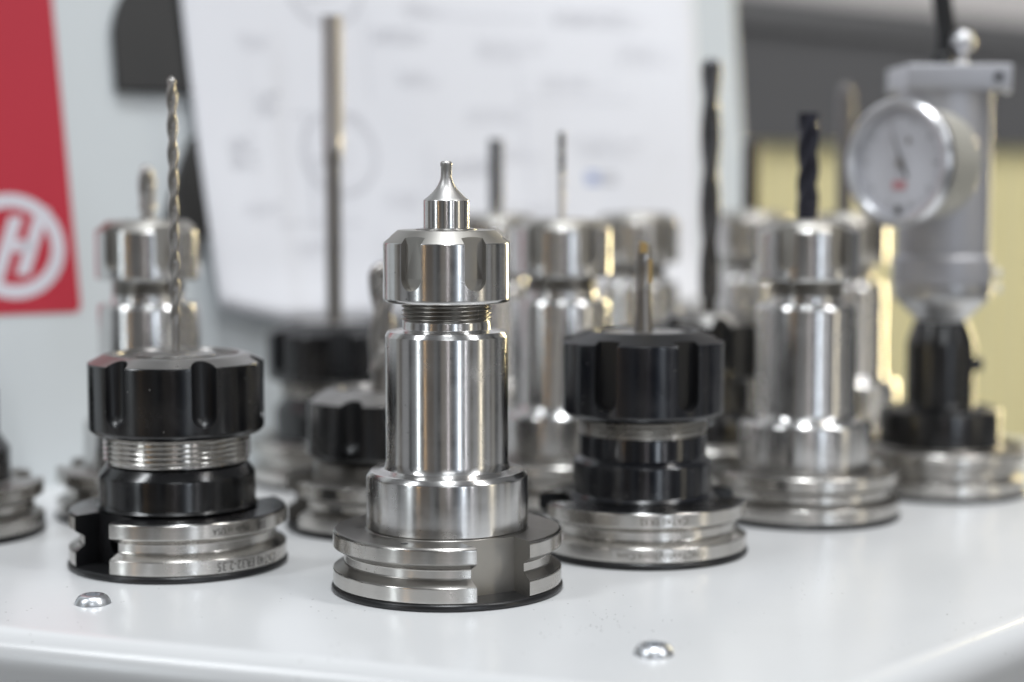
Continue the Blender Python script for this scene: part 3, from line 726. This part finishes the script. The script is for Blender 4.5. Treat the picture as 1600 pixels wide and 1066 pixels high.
# ------------------------------------------------------------------ two button-head screws in the table
def screw_me():
    r = 4.75
    pr = [(0, .0, 0), (4.6, 0, 0), (4.85, .25, 0), (4.75, .55, 0)]
    for k in range(1, 9):
        a = k / 8; pr.append((4.75 - (4.75 - 2.7) * a ** 1.25, .55 + 1.95 * math.sin(a * PI / 2), 0))
    pr += [(0, 2.52, 0)]
    base = lathe("button_screw", pr, [ZINC, ZINC], 64)
    V = []; n = 6
    for z in (.9, 5):
        for i in range(n): a = 2 * PI * i / n + .5; V.append((2.2 * math.cos(a), 2.2 * math.sin(a), z))
    F = [tuple(range(n)), tuple(range(2 * n - 1, n - 1, -1))] + [(i, (i + 1) % n, n + (i + 1) % n, n + i) for i in range(n)]
    return boolean(base, [(V, F, ZINC)], "button_screw")
SCR = screw_me()
s1 = obj("button_screw", SCR, None, (-112.2, 488.9, 0)); tag(s1, "zinc button-head screw stamped S in the white top, at lower left", "screw", "screws in the white top")
s2 = obj("button_screw", SCR, None, (33.9, 435.5, 0)); tag(s2, "shiny blurred button-head screw in the white top, nearest the camera", "screw", "screws in the white top")
s2.rotation_euler = (0, 0, 1.0)
cu = D.curves.new("t", 'FONT'); cu.body = "S"; cu.size = 1.5 * S; cu.extrude = .04 * S; cu.resolution_u = 4; cu.align_x = 'CENTER'; cu.align_y = 'CENTER'
o = D.objects.new("t", cu); COL.objects.link(o); dg = bpy.context.evaluated_depsgraph_get(); dg.update()
me = D.meshes.new_from_object(o.evaluated_get(dg)); D.objects.remove(o, do_unlink=True); me.materials.clear(); me.materials.append(CHROME); me.name = "stamped_letter"
sl_ = obj("stamped_letter", me, s1, (-.2, -3.75, 1.72)); sl_.rotation_euler = (R(40), 0, 0)

# a sprinkle of tiny metal chips on the white top in front of the holders
Vc, Fc = [], []; rc_ = random.Random(3)
for k in range(60):
    if k < 42: x, y = rc_.gauss(24, 9), rc_.gauss(468, 11)
    else: x, y = rc_.uniform(-130, 130), rc_.uniform(450, 520)
    if (x + 18) ** 2 + (y - 510) ** 2 < 34 ** 2 or (x + 99) ** 2 + (y - 544) ** 2 < 34 ** 2 or (x - 40) ** 2 + (y - 562) ** 2 < 34 ** 2: continue
    a = rc_.uniform(0, PI); l = rc_.uniform(.05, .22); w_ = rc_.uniform(.04, .10); h_ = rc_.uniform(.03, .10); c, s_ = math.cos(a), math.sin(a); b0 = len(Vc)
    for zz in (.005, h_):
        for px, py in ((-l, -w_), (l, -w_), (l, w_), (-l, w_)): Vc.append((x + px * c - py * s_, y + px * s_ + py * c, zz))
    Fc += [tuple(b0 + q_ for q_ in f_) for f_ in [(4, 5, 6, 7), (0, 1, 5, 4), (1, 2, 6, 5), (2, 3, 7, 6), (3, 0, 4, 7)]]
ch = obj("metal_chips", mesh_from("metal_chips", Vc, Fc, [simple("chip_metal", (.16, .15, .14), .5, .5)])); tag(ch, "scatter of tiny dark metal chips on the white top in front of the holders", kind='stuff')

# ------------------------------------------------------------------ far machine enclosure seen at the right
def far(name, pts, z0, z1, depth, mat, thick=20):
    d = Vector((math.cos(R(43)), math.sin(R(43)))); n = Vector((math.sin(R(43)), -math.cos(R(43))))
    P0 = Vector((157, 1300)); t0, t1 = pts
    V = []
    for zz in (z0, z1):
        for t, k in ((t0, depth), (t1, depth), (t1, depth - thick), (t0, depth - thick)):
            p = P0 + d * t + n * k; V.append((p.x, p.y, zz))
    return mesh_from(name, V, [(0, 1, 2, 3)[::-1], (4, 5, 6, 7), (0, 1, 5, 4), (1, 2, 6, 5), (2, 3, 7, 6), (3, 0, 4, 7)], [mat])
enc = obj("machine_enclosure", far("machine_enclosure", (-500, 1400), 139, 221, 0, FARG)); tag(enc, "distant dark grey machine enclosure above a yellow sheet, at upper right", "machine")
obj("rail", far("rail", (-500, 1400), 221.5, 237, 4, FARL), enc)
obj("seam_trim", far("seam_trim", (-500, 1400), 237.4, 241, 1, FARG), enc)
obj("upper_cover", far("upper_cover", (-500, 1400), 241.4, 700, 3, FARW), enc)
ys = obj("lower_sheet", far("lower_sheet", (-500, 1400), -850, 138.5, -6, YEL), enc)
RIB = far("sheet_rib", (0, 5), -850, 137, -3, YEL, 3)
dd = Vector((math.cos(R(43)), math.sin(R(43))))
for k in range(22):
    r_ = obj("sheet_rib", RIB, enc); t_ = -120 + 32 * k; r_.location = (dd.x * t_ * S, dd.y * t_ * S, 0)

# unseen workshop wall, its colour strips made up to band reflections in the steel
WM = {n: simple("wall_" + n, c, .6, mott=.06, mscale=3) for n, c in dict(cream=(.70, .67, .62), tan=(.48, .42, .36), brown=(.27, .23, .20), dark=(.09, .09, .095), grey=(.44, .45, .47), white=(.78, .78, .80), blue=(.30, .38, .52)).items()}
strips = [(-150, -128, 'grey'), (-128, -118, 'dark'), (-118, -96, 'cream'), (-96, -88, 'brown'), (-88, -72, 'white'), (-72, -66, 'dark'), (-66, -58, 'grey'), (-58, -47, 'white'), (-47, -42, 'dark'),
          (-42, -35, 'tan'), (-35, -22, 'brown'), (-22, -15, 'grey'), (-15, -9, 'dark'), (-9, 0, 'tan'), (0, 8, 'brown'), (8, 16, 'dark'), (16, 20, 'blue'), (20, 30, 'white'), (30, 34, 'dark'),
          (34, 44, 'white'), (44, 50, 'brown'), (50, 60, 'grey'), (60, 74, 'cream'), (74, 80, 'grey'), (80, 88, 'white'), (88, 92, 'brown'), (92, 101, 'cream'), (101, 112, 'dark')]
Vw, Fw, Mw = [], [], []; keys = list(WM)
for a0, a1, k in strips:
    i = len(Vw); rad = 3600 + (hash(a0) % 5) * 60
    for a in (a0, a1):
        for zz in (-900, 2500): Vw.append((rad * math.sin(R(a)), 580 - rad * math.cos(R(a)), zz))
    Fw.append((i, i + 1, i + 3, i + 2)); Mw.append(keys.index(k))
wl = obj("reflection_wall", mesh_from("reflection_wall", Vw, Fw, [WM[k] for k in keys], Mw)); tag(wl, kind='structure')

fl = obj("workshop_floor", mesh_from("workshop_floor", [(-6000, -5000, -900), (6000, -5000, -900), (6000, 6000, -900), (-6000, 6000, -900)], [(0, 1, 2, 3)], [CONC])); tag(fl, kind='structure')
